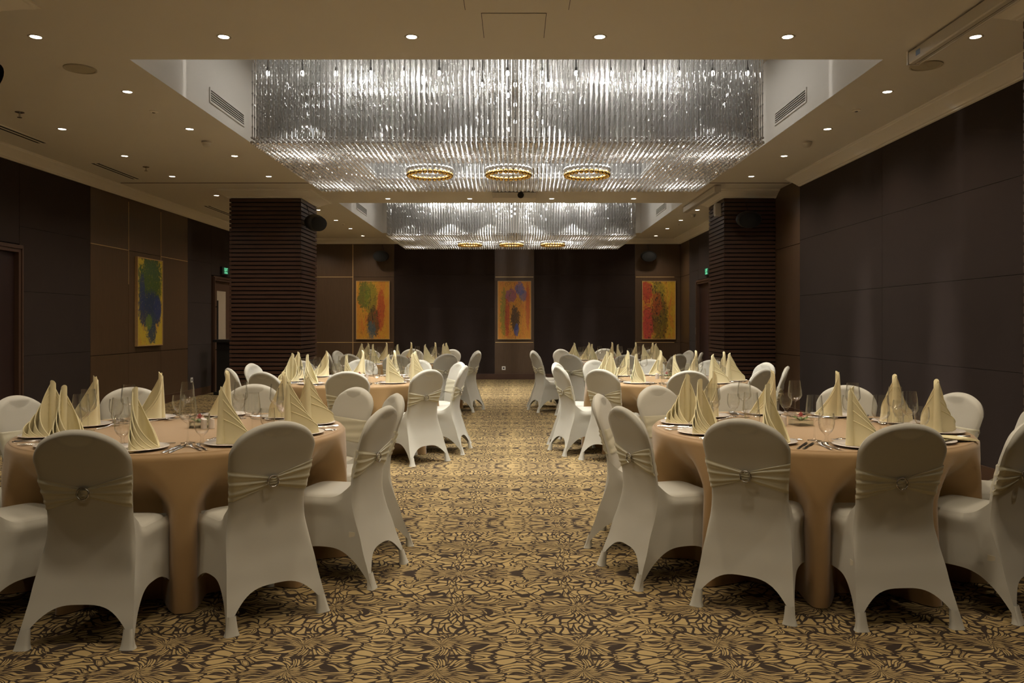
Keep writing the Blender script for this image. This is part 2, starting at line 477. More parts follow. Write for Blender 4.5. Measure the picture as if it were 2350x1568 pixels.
# skirting boards
struct(ob('baseboard_left', MB().box(XL, XL+.02, YF, 8.3, 0, .14).box(XL, XL+.02, 9.7, 15.65, 0, .14).box(XL, XL+.02, 17.1, YB, 0, .14).mesh('baseboard_left', M['base'], 0)))
struct(ob('baseboard_right', MB().box(XR-.02, XR, YF, 12.28, 0, .14).box(XR-.02, XR, 13.32, 16.2, 0, .14).box(XR-.02, XR, 17.6, YB, 0, .14).mesh('baseboard_right', M['base'], 0)))
struct(ob('baseboard_back', MB().box(XL+.02, XR-.02, YB-.02, YB, 0, .14).mesh('baseboard_back', M['base'], 0)))

# cornices
PROF = [(.215, 0), (.215, .012), (.195, .016), (.190, .026), (.165, .034), (.13, .050), (.085, .075), (.055, .090), (.050, .098), (.030, .102), (.026, .112), (.0, .115)]
def cornice(name, path, closed):
    """sweep PROF along an xy path; the profile steps out to the LEFT of the walking direction, corners mitred"""
    m = MB(); n = len(path)
    nrm = []
    for i in range(n if closed else n-1):
        a, b = path[i], path[(i+1) % n]
        l = math.hypot(b[0]-a[0], b[1]-a[1])
        nrm.append((-(b[1]-a[1])/l, (b[0]-a[0])/l))
    rings = []
    for i in range(n):
        if closed: n1, n2 = nrm[i-1], nrm[i]
        else: n1, n2 = nrm[max(i-1, 0)], nrm[min(i, n-2)]
        k = 1 + n1[0]*n2[0] + n1[1]*n2[1]
        mx = ((n1[0]+n2[0])/k, (n1[1]+n2[1])/k)
        rings.append([(path[i][0]+mx[0]*d, path[i][1]+mx[1]*d, CZ-h) for d, h in PROF])
    w = len(PROF)
    for r in rings: m.v += r
    for i in range(n if closed else n-1):
        j = (i+1) % n
        for k in range(w-1): m.f.append((i*w+k, i*w+k+1, j*w+k+1, j*w+k))
    if not closed:
        m.v += [(path[0][0], path[0][1], CZ), (path[-1][0], path[-1][1], CZ)]
        m.f.append(tuple(range(w)) [::-1] + (n*w,)); m.f.append(tuple((n-1)*w + k for k in range(w)) + (n*w+1,))
    return m.mesh(name, M['cornice'], 40)
struct(ob('trim_1', cornice('trim_1', [(XL, YB), (XL, YF)], False)), 'cream moulded cornice along the left wall')
struct(ob('trim_2', cornice('trim_2', [(XR, YF), (XR, 11.27)], False)), 'cream moulded cornice along the right wall')
struct(ob('trim_3', cornice('trim_3', [(XR, 13.5), (XR, YB), (XL+.0, YB)], False)), 'cream moulded cornice along the far wall')

# ------------------------------------------------------------------ slatted columns
PITCH, SLH = .066, .046
def column(x0, x1, y0, y1, label, nm='column'):
    c = empty('slatted_column', ((x0+x1)/2, (y0+y1)/2, 0))
    tag(c, label, 'column', 'slatted wood columns')
    hx, hy = (x1-x0)/2, (y1-y0)/2
    i = .022
    ob('core', MB().box(-hx+i, hx-i, -hy+i, hy-i, 0, CZ-.01).mesh('core', M['core'], 0), c)
    b = MB()
    o = .0
    # one slat = a square hoop of four mitred boards
    out = [(-hx, -hy), (hx, -hy), (hx, hy), (-hx, hy)]; inn = [(-hx+i+.003, -hy+i+.003), (hx-i-.003, -hy+i+.003), (hx-i-.003, hy-i-.003), (-hx+i+.003, hy-i-.003)]
    for z in (0, SLH):
        b.v += [(p[0], p[1], z) for p in out] + [(p[0], p[1], z) for p in inn]
    for k in range(4):
        j = (k+1) % 4
        b.f += [(k, j, 8+j, 8+k), (4+k, 12+k, 12+j, 4+j), (k, 4+k, 4+j, j), (8+k, 8+j, 12+j, 12+k)]
    me = b.mesh('slat', M['slat'], 0)
    z = .06
    while z < CZ - .17:
        ob('slat', me, c, (0, 0, z)); z += PITCH
    ob('top_board', MB().box(-hx, hx, -hy, hy, z, CZ-.08).mesh('top_board', M['slat'], 0), c)
    ob('cornice', cornice('cornice', [(-hx, -hy), (-hx, hy), (hx, hy), (hx, -hy)], True), c)
    return c
# the sweep steps out to the left of the path, so walk clockwise round a column
column(-4.48, -3.355, 12.32, 13.30, 'dark slatted square column left of the far tables')
column(3.29, XR+.0, 12.32, 13.28, 'dark slatted column against the right wall, far one')
column(-4.42, -3.33, 3.95, 4.95, 'slatted column at the left edge of the picture')
column(3.30, XR+.0, 4.10, 5.09, 'slatted column at the right edge of the picture')

# ------------------------------------------------------------------ doors
def door(name, x, inward, y0, y1, leafmat, label, handle_y=None, panel=None, recess=.0):
    r = struct(empty(name, (x, 0, 0)), label)
    w = .09; s = inward
    bx = lambda xa, xb, *a: MB().box(min(xa*s, xb*s), max(xa*s, xb*s), *a)
    ZT = 2.34
    ob('frame_post', bx(-.03, .05, y0, y0+w, 0, ZT).box(min(.05*s, .065*s), max(.05*s, .065*s), y0+.02, y0+.045, 0, ZT-.02).mesh('frame_post', M['frame'], 0), r)
    ob('frame_post', bx(-.03, .05, y1-w, y1, 0, ZT).box(min(.05*s, .065*s), max(.05*s, .065*s), y1-.045, y1-.02, 0, ZT-.02).mesh('frame_post', M['frame'], 0), r)
    ob('frame_head', bx(-.03, .05, y0+w, y1-w, ZT-w, ZT).box(min(.05*s, .065*s), max(.05*s, .065*s), y0+.045, y1-.045, ZT-.045, ZT-.02).mesh('frame_head', M['frame'], 0), r)
    leaf = ob('door_leaf', bx(-.03, -.005, y0+w+.004, y1-w-.004, .01, ZT-w-.004).mesh('door_leaf', leafmat, 0), r)
    if panel:
        a, b, z0, z1 = panel
        ob('glass_panel', bx(-.005, .002, a, b, z0, z1).mesh('glass_panel', M['frosted'], 0), leaf)
    if handle_y:
        h = MB().tube([(.05*s, handle_y, .72), (.05*s, handle_y, 1.85)], .016, 8)
        for z in (.85, 1.72): h.tube([(-.005*s, handle_y, z), (.05*s, handle_y, z)], .009, 6)
        ob('door_handle', h.mesh('door_handle', M['black'], 40), leaf)
    return r
door('door_1', XL, 1, 8.36, 9.63, M['maroon'], 'dark maroon door with brown frame at the left edge')
door('door_2', XL, 1, 15.72, 17.0, M['frame'], 'door with tall beige panel and bar handle behind the column', 15.93, (16.02, 16.5, .25, 2.05))
door('door_3', XR, -1, 16.3, 17.5, M['maroon'], 'dark door in the far right wall behind the column')

def exit_sign(x, s, y, label):
    e = tag(empty('exit_sign', (x, y, 2.40)), label, 'exit sign')
    ob('housing', MB().box(min(.001*s, .05*s), max(.001*s, .05*s), -.20, .20, 0, .16).mesh('housing', M['black'], 0), e)
    ob('face', MB().box(min(.05*s, .053*s), max(.05*s, .053*s), -.185, .185, .012, .148).mesh('face', M['exit'], 0), e)
    for txt, size, z in (('EXIT', .095, .075), ('LỐI RA', .058, .022)):
        cu = bpy.data.curves.new('lettering', 'FONT'); cu.body = txt; cu.size = size; cu.align_x = 'CENTER'; cu.extrude = .001
        cu.materials.append(M['exit_text'])
        tmp = bpy.data.objects.new('tmp', cu); COL.objects.link(tmp)
        me = bpy.data.meshes.new_from_object(tmp); bpy.data.objects.remove(tmp)
        o = ob('lettering', me, e, (.0545*s, 0, z), rot=(PI/2, 0, PI/2*s))
    return e
exit_sign(XL, 1, 16.38, 'green lit exit sign above the door left of the column')
exit_sign(XR, -1, 16.55, 'green lit exit sign on the far right wall')
tag(ob('light_switch', MB().box(XR-.012, XR, 17.62, 17.72, 1.14, 1.29).box(XR-.016, XR-.012, 17.64, 17.70, 1.17, 1.26).mesh('light_switch', M['white'], 0)), 'white light switch beside the far right door', 'light switch')

def socket(loc, rz, label, n=1):
    e = tag(empty('wall_socket', loc, rz), label, 'socket', 'wall sockets')
    for k in range(n):
        x = k*.10
        ob('plate', MB().box(x-.045, x+.045, -.012, 0, -.045, .045).mesh('plate', M['white'], 0), e)
        ob('socket_hole', MB().box(x-.02, x+.02, -.014, -.012, -.018, .018).mesh('socket_hole', M['greyslot'], 0), e)
socket((-.27, YB-.0, .28), 0, 'white socket low on the far wall under the middle painting')
socket((XL+.0, 9.93, .30), PI/2, 'double white socket low on the left wall beside the near door', 2)
socket((XL+.0, 14.75, .32), PI/2, 'white socket low on the left wall near the far door')
socket((XR-.0, 9.30, .32), -PI/2, 'white socket low on the right wall behind the wine glasses')

# ------------------------------------------------------------------ paintings
OR, YE, RD, GR, BL, BK = (.62, .22, .03), (.62, .40, .03), (.45, .05, .02), (.07, .12, .02), (.03, .06, .20), (.02, .02, .02)
PT = {
 'far_left': m_painting('painting_far_left', 1.3, [(0, YE), (.45, (.60, .30, .03)), (.62, OR), (1, (.55, .14, .02))],
    [(-.22, .38, .15, .34, GR, .85), (-.05, .32, .16, .36, (.16, .20, .02), .7), (.02, -.28, .16, .36, BK, .75), (.20, .0, .09, .5, RD, .75), (-.03, -.5, .10, .25, (.05, .12, .16), .7)], [(30, 6, .58, BK), (14, 2, .62, RD)]),
 'far_middle': m_painting('painting_far_middle', 4.7, [(0, YE), (.4, (.60, .27, .03)), (.6, OR), (1, (.58, .13, .03))],
    [(-.26, -.08, .09, .55, (.16, .20, .02), .7), (.13, .52, .11, .16, (.06, .09, .30), .8), (.22, .36, .10, .13, (.08, .10, .25), .7), (-.08, .36, .14, .16, (.20, .05, .18), .7), (-.18, -.2, .06, .5, RD, .8), (.02, -.22, .11, .33, BK, .85), (.05, -.5, .06, .16, (.04, .08, .30), .8), (.33, .1, .05, .6, RD, .6)], [(34, 5, .58, BK), (10, 3, .63, GR)]),
 'far_right': m_painting('painting_far_right', 8.1, [(0, (.60, .42, .03)), (.45, (.58, .36, .03)), (.62, OR), (1, (.35, .33, .03))],
    [(-.30, .45, .13, .26, (.45, .02, .03), .85), (-.28, -.35, .14, .45, (.55, .04, .05), .9), (.02, -.2, .20, .6, (.05, .05, .01), .7), (-.02, .45, .16, .3, (.18, .17, .02), .6), (-.05, .15, .12, .3, RD, .6)], [(22, 9, .54, BK), (9, 14, .58, BK)]),
 'left': m_painting('painting_left', 12.4, [(0, (.55, .40, .03)), (.5, (.60, .44, .04)), (.7, (.58, .27, .04)), (1, (.60, .45, .06))],
    [(.02, .42, .42, .36, (.02, .08, .03), .95), (-.02, .12, .40, .32, (.06, .10, .01), .95), (.0, -.14, .40, .32, (.012, .03, .09), .95), (.26, -.1, .14, .20, (.02, .04, .14), .9), (.05, -.42, .18, .26, (.02, .05, .09), .95), (-.28, .15, .09, .3, (.02, .04, .13), .85), (-.05, -.33, .12, .12, (.13, .20, .02), .8)], [(20, 2, .64, (.02, .05, .12))]),
}
def painting(mat, loc, rz, label, w=.83, h=1.444):
    e = tag(empty('painting', loc, rz), label, 'painting', 'abstract paintings')
    ob('canvas', MB().box(-w/2+.016, w/2-.016, -.042, -.004, -h/2+.016, h/2-.016).mesh('canvas', mat, 0), e)
    f = .016
    for (x0, x1, z0, z1) in ((-w/2, w/2, h/2-f, h/2), (-w/2, w/2, -h/2, -h/2+f), (-w/2, -w/2+f, -h/2+f, h/2-f), (w/2-f, w/2, -h/2+f, h/2-f)):
        ob('frame_bar', MB().box(x0, x1, -.05, -.002, z0, z1).mesh('frame_bar', M['pframe'], 0), e)
painting(PT['far_left'], (-3.50, YB, 1.713), 0, 'orange, green and black abstract painting left on the far wall')
painting(PT['far_middle'], (-.006, YB, 1.713), 0, 'orange abstract painting with blue arcs in the middle of the far wall')
painting(PT['far_right'], (3.56, YB, 1.713), 0, 'red and yellow abstract painting with black strokes, right on far wall')
painting(PT['left'], (XL, 13.0, 1.735), PI/2, 'yellow painting with green and blue blobs on the left wall', .90)

# ------------------------------------------------------------------ wall speakers, wall box, lectern
def speaker(loc, rz, tilt, label, s=1.0, wall=.0):
    e = tag(empty('wall_speaker', loc, rz), label, 'speaker', 'black wall speakers')
    b = MB(); R = .20*s
    def cab(u, v):          # egg-shaped cabinet, flatter at the front
        a = 2*PI*u; t = v*PI
        y = -math.cos(t)
        r = math.sin(t)**.7 if 0 < v < 1 else 0
        return (R*r*math.cos(a), y*.13*s*(1.0 if y > 0 else .75), .135*s*r*math.sin(a))
    b.grid(cab, 24, 12, cu=True, flip=True)
    c = ob('cabinet', b.mesh('cabinet', M['black'], 60), e, (0, -.20*s-wall, 0), rot=(tilt, 0, 0))
    gr = MB()
    gr.grid(lambda u, v: (R*.86*v*math.cos(2*PI*u), -.105*s + .02*v*v*s, .116*s*v*math.sin(2*PI*u)), 24, 4, cu=True)
    ob('grille', gr.mesh('grille', M['grille'], 60), c)
    ob('bracket', MB().box(-.03, .03, -.10*s-wall, 0, -.02, .02).box(-.05, .05, -.012, 0, -.07, .07).mesh('bracket', M['black'], 0), e)
    ob('cable', MB().tube([(.02, -.02, .05), (.05, -.03, .12), (.03, -.02, .20), (.0, -.01, .30)], .005, 5).mesh('cable', M['black'], 60), e)
speaker((-3.27, YB, 3.03), 0, .25, 'black oval speaker above the left painting on the far wall')
speaker((3.28, YB, 3.03), 0, .25, 'black oval speaker above the right painting on the far wall')
speaker((-3.355, 12.62, 2.99), PI/2-.5, .3, 'black oval speaker on the left slatted column')
speaker((3.62, 12.32, 2.99), 0, .3, 'black oval speaker on the right slatted column')
speaker((-3.62, 4.95, 3.02), PI*.86, .2, 'black speaker on the column at the left picture edge')
tag(ob('emergency_light', MB().box(3.20, 3.29, 12.50, 12.60, 3.10, 3.30).box(3.19, 3.20, 12.52, 12.58, 3.13, 3.27).mesh('emergency_light', M['white'], 0)), 'small white box on the side of the right column', 'wall box')
L = tag(empty('lectern', (-5.55, 15.35, 0)), 'black lectern standing by the far left door', 'lectern')
ob('top', MB().box(-.28, .32, -.22, .22, 1.02, 1.07).mesh('top', M['black'], 0), L)
ob('body', MB().box(-.22, .26, -.16, .18, .06, 1.02).mesh('body', M['black'], 0), L)
ob('foot', MB().box(-.26, .30, -.22, .22, 0, .06).mesh('foot', M['black'], 0), L)

# ------------------------------------------------------------------ ceiling fittings
ring_me = MB().lathe([(.037, -.001), (.048, -.006), (.053, -.003), (.053, .0)], 20).mesh('trim_ring', M['white'], 60)
lens_me = MB().lathe([(.0005, -.0015), (.037, -.0015)], 20).mesh('lens', M['lens'], 60)
COLS = [CX + .683*k for k in (-7, -5, -3, -1, 1, 3, 5)]
CN = ['leftmost column by the left wall', 'second column from the left wall', 'third column from the left wall', 'centre left column', 'centre right column', 'second column from the right wall', 'column beside the right wall']
lamp_d = bpy.data.lights.new('downlight_lamp', 'SPOT')
lamp_d.energy = DOWN_W; lamp_d.color = DOWN_COL; lamp_d.spot_size = 140*D2R; lamp_d.spot_blend = .9; lamp_d.shadow_soft_size = .09
def downlight(x, y, label):
    e = tag(empty('downlight', (x, y, CZ)), label, 'downlight', 'recessed ceiling downlights')
    ob('trim_ring', ring_me, e); ob('lens', lens_me, e)
    o = bpy.data.objects.new('lamp', lamp_d); COL.objects.link(o); o.parent = e; o.location = (0, 0, -.012)
ROWS = [(.30, (3,4), 'added unseen fill row over the viewer'), (3.00, (1,2,3,4,5,6), 'row above the front seats'), (4.35, (3,4,5), 'row above the near tables'),  # the row over the viewer is added as fill for the chair backs
        (5.70, (1,2,3,4,5,6), 'front row in the picture'), (7.05, (0,1,6), 'row beside the front of the near chandelier'), (8.40, (0,1,6), 'row beside the middle of the near chandelier'),
        (9.75, (0,1,6), 'row beside the back of the near chandelier'), (11.10, (0,1,6), 'row just before the columns'), (12.75, (0,), 'row beside the left column'), (13.08, (2,3,4,5), 'row between the chandeliers'),
        (14.38, (0,1,6), 'row beside the front of the far chandelier'), (15.80, (0,1,6), 'row beside the middle of the far chandelier'), (17.2, (0,1,6), 'row beside the back of the far chandelier'), (18.6, (0,1,6), 'row by the far wall')]
for (y, ks, rn) in ROWS:
    for k in ks:
        x = COLS[k]
        if k == 1 and y > 14: x = -3.60
        downlight(x, y, f'downlight, {rn}, {CN[k]}')

def ceil_round(name, x, y, r, prof, mat, label, cat, group, extra=None):
    e = tag(empty(name, (x, y, CZ)), label, cat, group)
    ob('body', MB().lathe([(a*r, b) for a, b in prof], 20).mesh('body', mat, 50), e)
    if extra: extra(e)
SPK = [(1, 0), (1, -.008), (.9, -.010), (.86, -.004), (.01, -.005)]
ceil_round('ceiling_speaker', -3.55, 6.41, .125, SPK, M['spk'], 'round flat ceiling speaker at upper left', 'ceiling speaker', 'round ceiling speakers')
ceil_round('ceiling_speaker', 3.32, 6.33, .125, SPK, M['spk'], 'round flat ceiling speaker beside the screen casing', 'ceiling speaker', 'round ceiling speakers')
DET = [(1, 0), (1, -.018), (.92, -.02), (.78, -.035), (.78, -.045), (.6, -.058), (.01, -.06)]
for (px, py, lab) in ((474, 325, 'smoke detector on the ceiling left of the near chandelier'), (1852, 326, 'smoke detector on the ceiling right of the near chandelier'), (1590, 492, 'smoke detector on the ceiling beside the far screen casing')):
    Z = 2.085*1800/(743-py)
    ceil_round('smoke_detector', (px-1181)*Z/1800, Z, .055, DET, M['white'], lab, 'smoke detector', 'smoke detectors')
def sprk(e):
    if 'flush' in e['label']:
        ob('head', MB().lathe([(.0, -.016), (.014, -.016), (.016, -.012), (.0, -.011)], 10).mesh('head', M['buckle'], 40), e); return
    ob('head', MB().tube([(0, 0, -.005), (0, 0, -.05)], .009, 6).lathe([(.0, -.052), (.022, -.052), (.022, -.056), (.0, -.058)], 10).mesh('head', M['buckle'], 40), e)
SPR = [(1, 0), (1, -.005), (.5, -.012), (.3, -.012)]
for (px, py, lab) in ((45, 257, 'sprinkler head near the left edge of the ceiling'), (335, 383, 'sprinkler head on the left ceiling over the painting'), (353, 256, 'flush sprinkler left of the near chandelier'), (1965, 253, 'flush sprinkler right of the near chandelier'),
                      (787, 514, 'flush sprinkler left of the far chandelier'), (1558, 514, 'flush sprinkler right of the far chandelier')):
    Z = 2.085*1800/(743-py)
    ceil_round('sprinkler', (px-1181)*Z/1800, Z, .042, SPR, M['buckle'] if 'head' in lab else M['cornice'], lab, 'sprinkler', 'ceiling sprinklers', sprk)
def slot(x, y0, y1, label):
    e = tag(empty('air_slot', (x, (y0+y1)/2, CZ)), label, 'air vent', 'long ceiling air slots')
    h = (y1-y0)/2
    ob('slot_gap', MB().box(-.055, -.012, -h, h, -.003, 0).mesh('slot_gap', M['greyslot'], 0), e)
    ob('slot_gap', MB().box(.012, .055, -h, h, -.003, 0).mesh('slot_gap', M['greyslot'], 0), e)
    ob('slot_frame', MB().box(-.075, -.055, -h, h, -.006, 0).box(-.012, .012, -h, h, -.006, 0).box(.055, .075, -h, h, -.006, 0).mesh('slot_frame', M['cornice'], 0), e)
slot(-5.45, 7.6, 9.05, 'long air slot in the ceiling at the left edge')
slot(-5.45, 10.2, 11.30, 'long air slot in the ceiling above the left painting')
slot(-5.45, 13.9, 15.6, 'long air slot in the ceiling beside the left column')
def hatch(x0, x1, y0, y1, label):
    e = tag(empty('ceiling_hatch', ((x0+x1)/2, (y0+y1)/2, CZ)), label, 'hatch', 'ceiling access hatches')
    hx, hy = (x1-x0)/2, (y1-y0)/2
    ob('gap', MB().box(-hx, hx, -hy, hy, -.001, 0).mesh('gap', M['greyslot'], 0), e)
    ob('lid', MB().box(-hx+.004, hx-.004, -hy+.004, hy-.004, -.004, -.001).mesh('lid', M['ceiling'], 0), e)
hatch(-.225, .215, 5.26, 5.72, 'small square hatch in the ceiling before the chandelier')
hatch(-.33, .36, 4.40, 5.21, 'larger hatch in the ceiling at the top edge')
def grille(x, s, y0, y1, label):
    e = tag(empty('air_grille', (x, (y0+y1)/2, 3.66)), label, 'air vent', 'coffer air grilles')
    h = (y1-y0)/2
    bx = lambda a, b, *r: MB().box(min(a*s, b*s), max(a*s, b*s), *r)
    ob('backing', bx(0, .003, -h, h, -.075, .075).mesh('backing', M['greyslot'], 0), e)
    f = .022
    ob('frame', bx(0, .012, -h, h, .075-f, .075).box(min(0, .012*s), max(0, .012*s), -h, h, -.075, -.075+f).box(min(0, .012*s), max(0, .012*s), -h, -h+f, -.053, .053).box(min(0, .012*s), max(0, .012*s), h-f, h, -.053, .053).mesh('frame', M['coffer'], 0), e)
    for k in range(4):
        z = -.053 + .106*(k+.75)/4.5
        ob('slat', bx(.004, .011, -h+f, h-f, z-.004, z+.004).mesh('slat', M['coffer'], 0), e)
grille(CXA, 1, 7.8, 8.8, 'air grille in the left side of the near coffer')
grille(CXB, -1, 7.8, 8.75, 'air grille in the right side of the near coffer')
grille(CXA, 1, 15.05, 16.1, 'air grille in the left side of the far coffer')
grille(CXB, -1, 15.05, 16.1, 'air grille in the right side of the far coffer')

def screen_case(y0, y1, label, lab_end):
    e = tag(empty('projection_screen', (3.04, (y0+y1)/2, CZ)), label, 'projection screen', 'roll-down screen casings')
    h = (y1-y0)/2
    pr = [(-.042, -.102), (-.042, -.024), (-.034, -.016), (.034, -.016), (.042, -.024), (.042, -.102), (.034, -.110), (.012, -.110), (.012, -.102), (.002, -.102), (.002, -.110), (-.034, -.110)]
    m = MB(); n = len(pr)
    m.v = [(p[0], -h, p[1]) for p in pr] + [(p[0], h, p[1]) for p in pr]
    for i in range(n): m.f.append((i, (i+1) % n, n+(i+1) % n, n+i))
    m.f += [tuple(range(n)), tuple(range(2*n-1, n-1, -1))]
    ob('casing', m.mesh('casing', M['white'], 20), e)
    ob('slot', MB().box(.003, .011, -h+.06, h-.06, -.107, -.1015).mesh('slot', M['greyslot'], 0), e)
    ob('weight_bar', MB().tube([(.027, -h+.04, -.116), (.027, h-.04, -.116)], .007, 8).mesh('weight_bar', M['white'], 50), e)
    for y in (-h, h):
        ob('end_cap', MB().box(-.046, .046, y-.010, y+.010, -.114, -.010).mesh('end_cap', M['white'], 0), e)
        ob('bracket', MB().box(-.02, .02, y*.96-.02, y*.96+.02, -.022, 0).mesh('bracket', M['buckle'], 0), e)
    if lab_end: ob('sticker', MB().box(-.0432, -.042, h-.18, h-.12, -.085, -.045).mesh('sticker', M['bluelabel'], 0), e)
screen_case(3.2, 5.98, 'white roll-down screen casing at the upper right corner', True)
screen_case(11.75, 13.95, 'white roll-down screen casing beside the right column', False)
e = tag(empty('ceiling_projector', (CX+.06, 12.55, CZ)), 'pale box fixed to the ceiling between the two chandeliers', 'projector')
ob('body', MB().box(-.34, .34, -.22, .22, -.11, -.02).mesh('body', M['cornice'], 0), e)
ob('mount', MB().box(-.08, .08, -.08, .08, -.02, 0).mesh('mount', M['white'], 0), e)
ob('lens_cap', MB().lathe([(.05, 0), (.05, .02), (.0, .02)], 14).mesh('lens_cap', M['black'], 30), e, (.1, -.22, -.065), rot=(PI/2, 0, 0))

# ------------------------------------------------------------------ crystal chandeliers
ST_TOP, ST_BOT = COFZ - .035, 2.994
def strand_verts(c, rot):
    """one hanging strand: a chain of cut crystals, three-sided, thin waists between them"""
    n = 13; L = ST_TOP - (ST_BOT + .075)
    rings = []
    for i in range(n):
        z0 = ST_TOP - L*i/n; z1 = ST_TOP - L*(i+1)/n
        rings += [(z0, .0038), (z0 - .014, .0100), (z0 - .028, .0056)]
    rings += [(ST_BOT+.075, .0058)]
    V = []; F = []
    for k, (z, r) in enumerate(rings):
        for q in range(3):
            a = rot + 2*PI*q/3
            V.append((c[0]+r*math.cos(a), c[1]+r*math.sin(a), z))
        if k:
            for q in range(3):
                p = (q+1) % 3
                F.append(((k-1)*3+q, (k-1)*3+p, k*3+p, k*3+q)[::-1])
    return V, F
def bead_verts(c, rot):
    V = []; F = []
    for zc, r in ((ST_BOT+.062, .015), (ST_BOT+.0190, .0195)):
        n = len(V)
        V.append((c[0], c[1], zc+r))
        for h in (.45, -.45):
            for q in range(6):
                a = rot + 2*PI*(q + (.5 if h < 0 else 0))/6
                V.append((c[0]+r*.89*math.cos(a), c[1]+r*.89*math.sin(a), zc+h*r))
        V.append((c[0], c[1], zc-r))
        for q in range(6):
            p = (q+1) % 6
            F += [(n, n+1+q, n+1+p), (n+1+q, n+7+q, n+1+p), (n+1+p, n+7+q, n+7+p), (n+13, n+7+p, n+7+q)]
    return V, F
def join(parts):
    m = MB()
    for V, F in parts:
        n = len(m.v); m.v += V; m.f += [tuple(n+i for i in f) for f in F]
    return m
HX, HY = 2.30, 1.28                # half size
VX, VY = 1.50, .43                 # void in the middle
NXS, NYS = 98, 44
spots = []
for j in range(NYS):
    for i in range(NXS):
        x = -HX + 2*HX*i/(NXS-1); y = -HY + 2*HY*j/(NYS-1)
        if abs(x) < VX - .01 and abs(y) < VY - .01: continue
        spots.append((x, y))
single = sorted(spots, key=lambda p: (p[1], p[0]))[:294]          # three front rows singly
rest = [p for p in spots if p not in set(single)]
one_str = join([strand_verts((0, 0), .4)]).mesh('strand', M['strand'], 0)
one_bead = join([bead_verts((0, 0), .2)]).mesh('bead', M['bead'], 0)
mass_str = join([strand_verts(p, rnd.random()*2) for p in rest]).mesh('strand_mass', M['strand'], 0)
mass_bead = join([bead_verts(p, rnd.random()*2) for p in rest]).mesh('bead_mass', M['bead'], 0)
bulb_me = MB().ball((0, 0, 0), .017, 10, 8, (1, 1, 1.5)).mesh('bulb', M['bulb'], 60)
BZ = 3.67
stem_me = MB().tube([(0, 0, BZ+.02), (0, 0, ST_TOP)], .0065, 6).lathe([(.0, BZ+.02), (.013, BZ+.022), (.013, BZ+.05), (.006, BZ+.06)], 8).mesh('stem', M['stem'], 40)
gb = MB()
for t in range(26):
    a = 2*PI*t/26
    gb.ball((.225*math.cos(a), .225*math.sin(a), -.015), .026, 8, 6)
gold_me = gb.mesh('gold_ring', M['gold'], 60)
gb = MB()
for t in range(30):
    a = 2*PI*t/30
    gb.ball((.235*math.cos(a), .235*math.sin(a), .038), .022, 7, 5)
    if t % 2: gb.ball((.16*math.cos(a), .16*math.sin(a), .02), .018, 7, 5)
clear_me = gb.mesh('clear_ring', M['bead'], 60)
hang_me = MB()
for t in range(10):
    a = 2*PI*t/10
    hang_me.tube([(.225*math.cos(a), .225*math.sin(a), .02), (.225*math.cos(a), .225*math.sin(a), ST_TOP-ST_BOT)], .003, 4)
hang_me = hang_me.mesh('hanger', M['strand'], 0)
plate_me = MB().box(-HX-.03, HX+.03, -HY-.03, HY+.03, ST_TOP, COFZ-.002).mesh('mounting_plate', M['metal_plate'], 0)
cl_d = bpy.data.lights.new('chandelier_lamp', 'POINT')
cl_d.energy = CHAND_W; cl_d.color = CHAND_COL; cl_d.shadow_soft_size = .03
cs_d = bpy.data.lights.new('chandelier_bead_fill', 'SPOT'); cs_d.spot_size = 132*D2R; cs_d.spot_blend = .3; cs_d.shadow_soft_size = .04
cs_d.energy = CHAND_FILL_W; cs_d.color = CHAND_COL
ct_d = bpy.data.lights.new('chandelier_top_fill', 'AREA'); ct_d.shape = 'RECTANGLE'; ct_d.size = 2*HX-.1; ct_d.size_y = 2*HY-.1
ct_d.energy = CHAND_TOP_W; ct_d.color = CHAND_COL
def chandelier(y, label):
    c = tag(empty('crystal_chandelier', (CX, y, 0)), label, 'chandelier', 'rectangular crystal chandeliers')
    ob('mounting_plate', plate_me, c)
    for (x, yy) in single:
        s = ob('strand', one_str, c, (x, yy, 0)); ob('bead', one_bead, s)
    ob('strand_mass', mass_str, c)['kind'] = 'stuff'
    ob('bead_mass', mass_bead, c)['kind'] = 'stuff'
    for r in range(7):
        for k in range(15):
            x = -2.19 + .313*k + (.07 if r % 2 else 0); yy = -HY + .10 + .345*r
            b = ob('bulb', bulb_me, c, (x, yy, BZ)); ob('stem', stem_me, b, (0, 0, -BZ))
    for k in (-1, 0, 1):
        g = ob('gold_ring', gold_me, c, (k*.835, -.02, ST_BOT-.02))
        ob('clear_ring', clear_me, g)['kind'] = 'stuff'; ob('hanger', hang_me, g)
    for x in (-1.35, -.81, -.27, .27, .81, 1.35):
        for yy in (-1.14, .80):
            o = bpy.data.objects.new('lamp', cl_d); COL.objects.link(o); o.parent = c; o.location = (x, yy, 3.62)
    for x in (-1.9, -1.14, -.38, .38, 1.14, 1.9):  # added fill spots, no bulbs hang at this level
        for yy in (-.86, .86):
            o = bpy.data.objects.new('bead_fill', cs_d); COL.objects.link(o); o.parent = c; o.location = (x, yy, 3.27)
    o = bpy.data.objects.new('top_fill', ct_d); COL.objects.link(o); o.parent = c; o.location = (0, 0, ST_TOP-.01)  # added light for an even glow from above, not a fitting
chandelier(8.35, 'large rectangular crystal chandelier nearest the viewer')
chandelier(15.80, 'rectangular crystal chandelier further back')

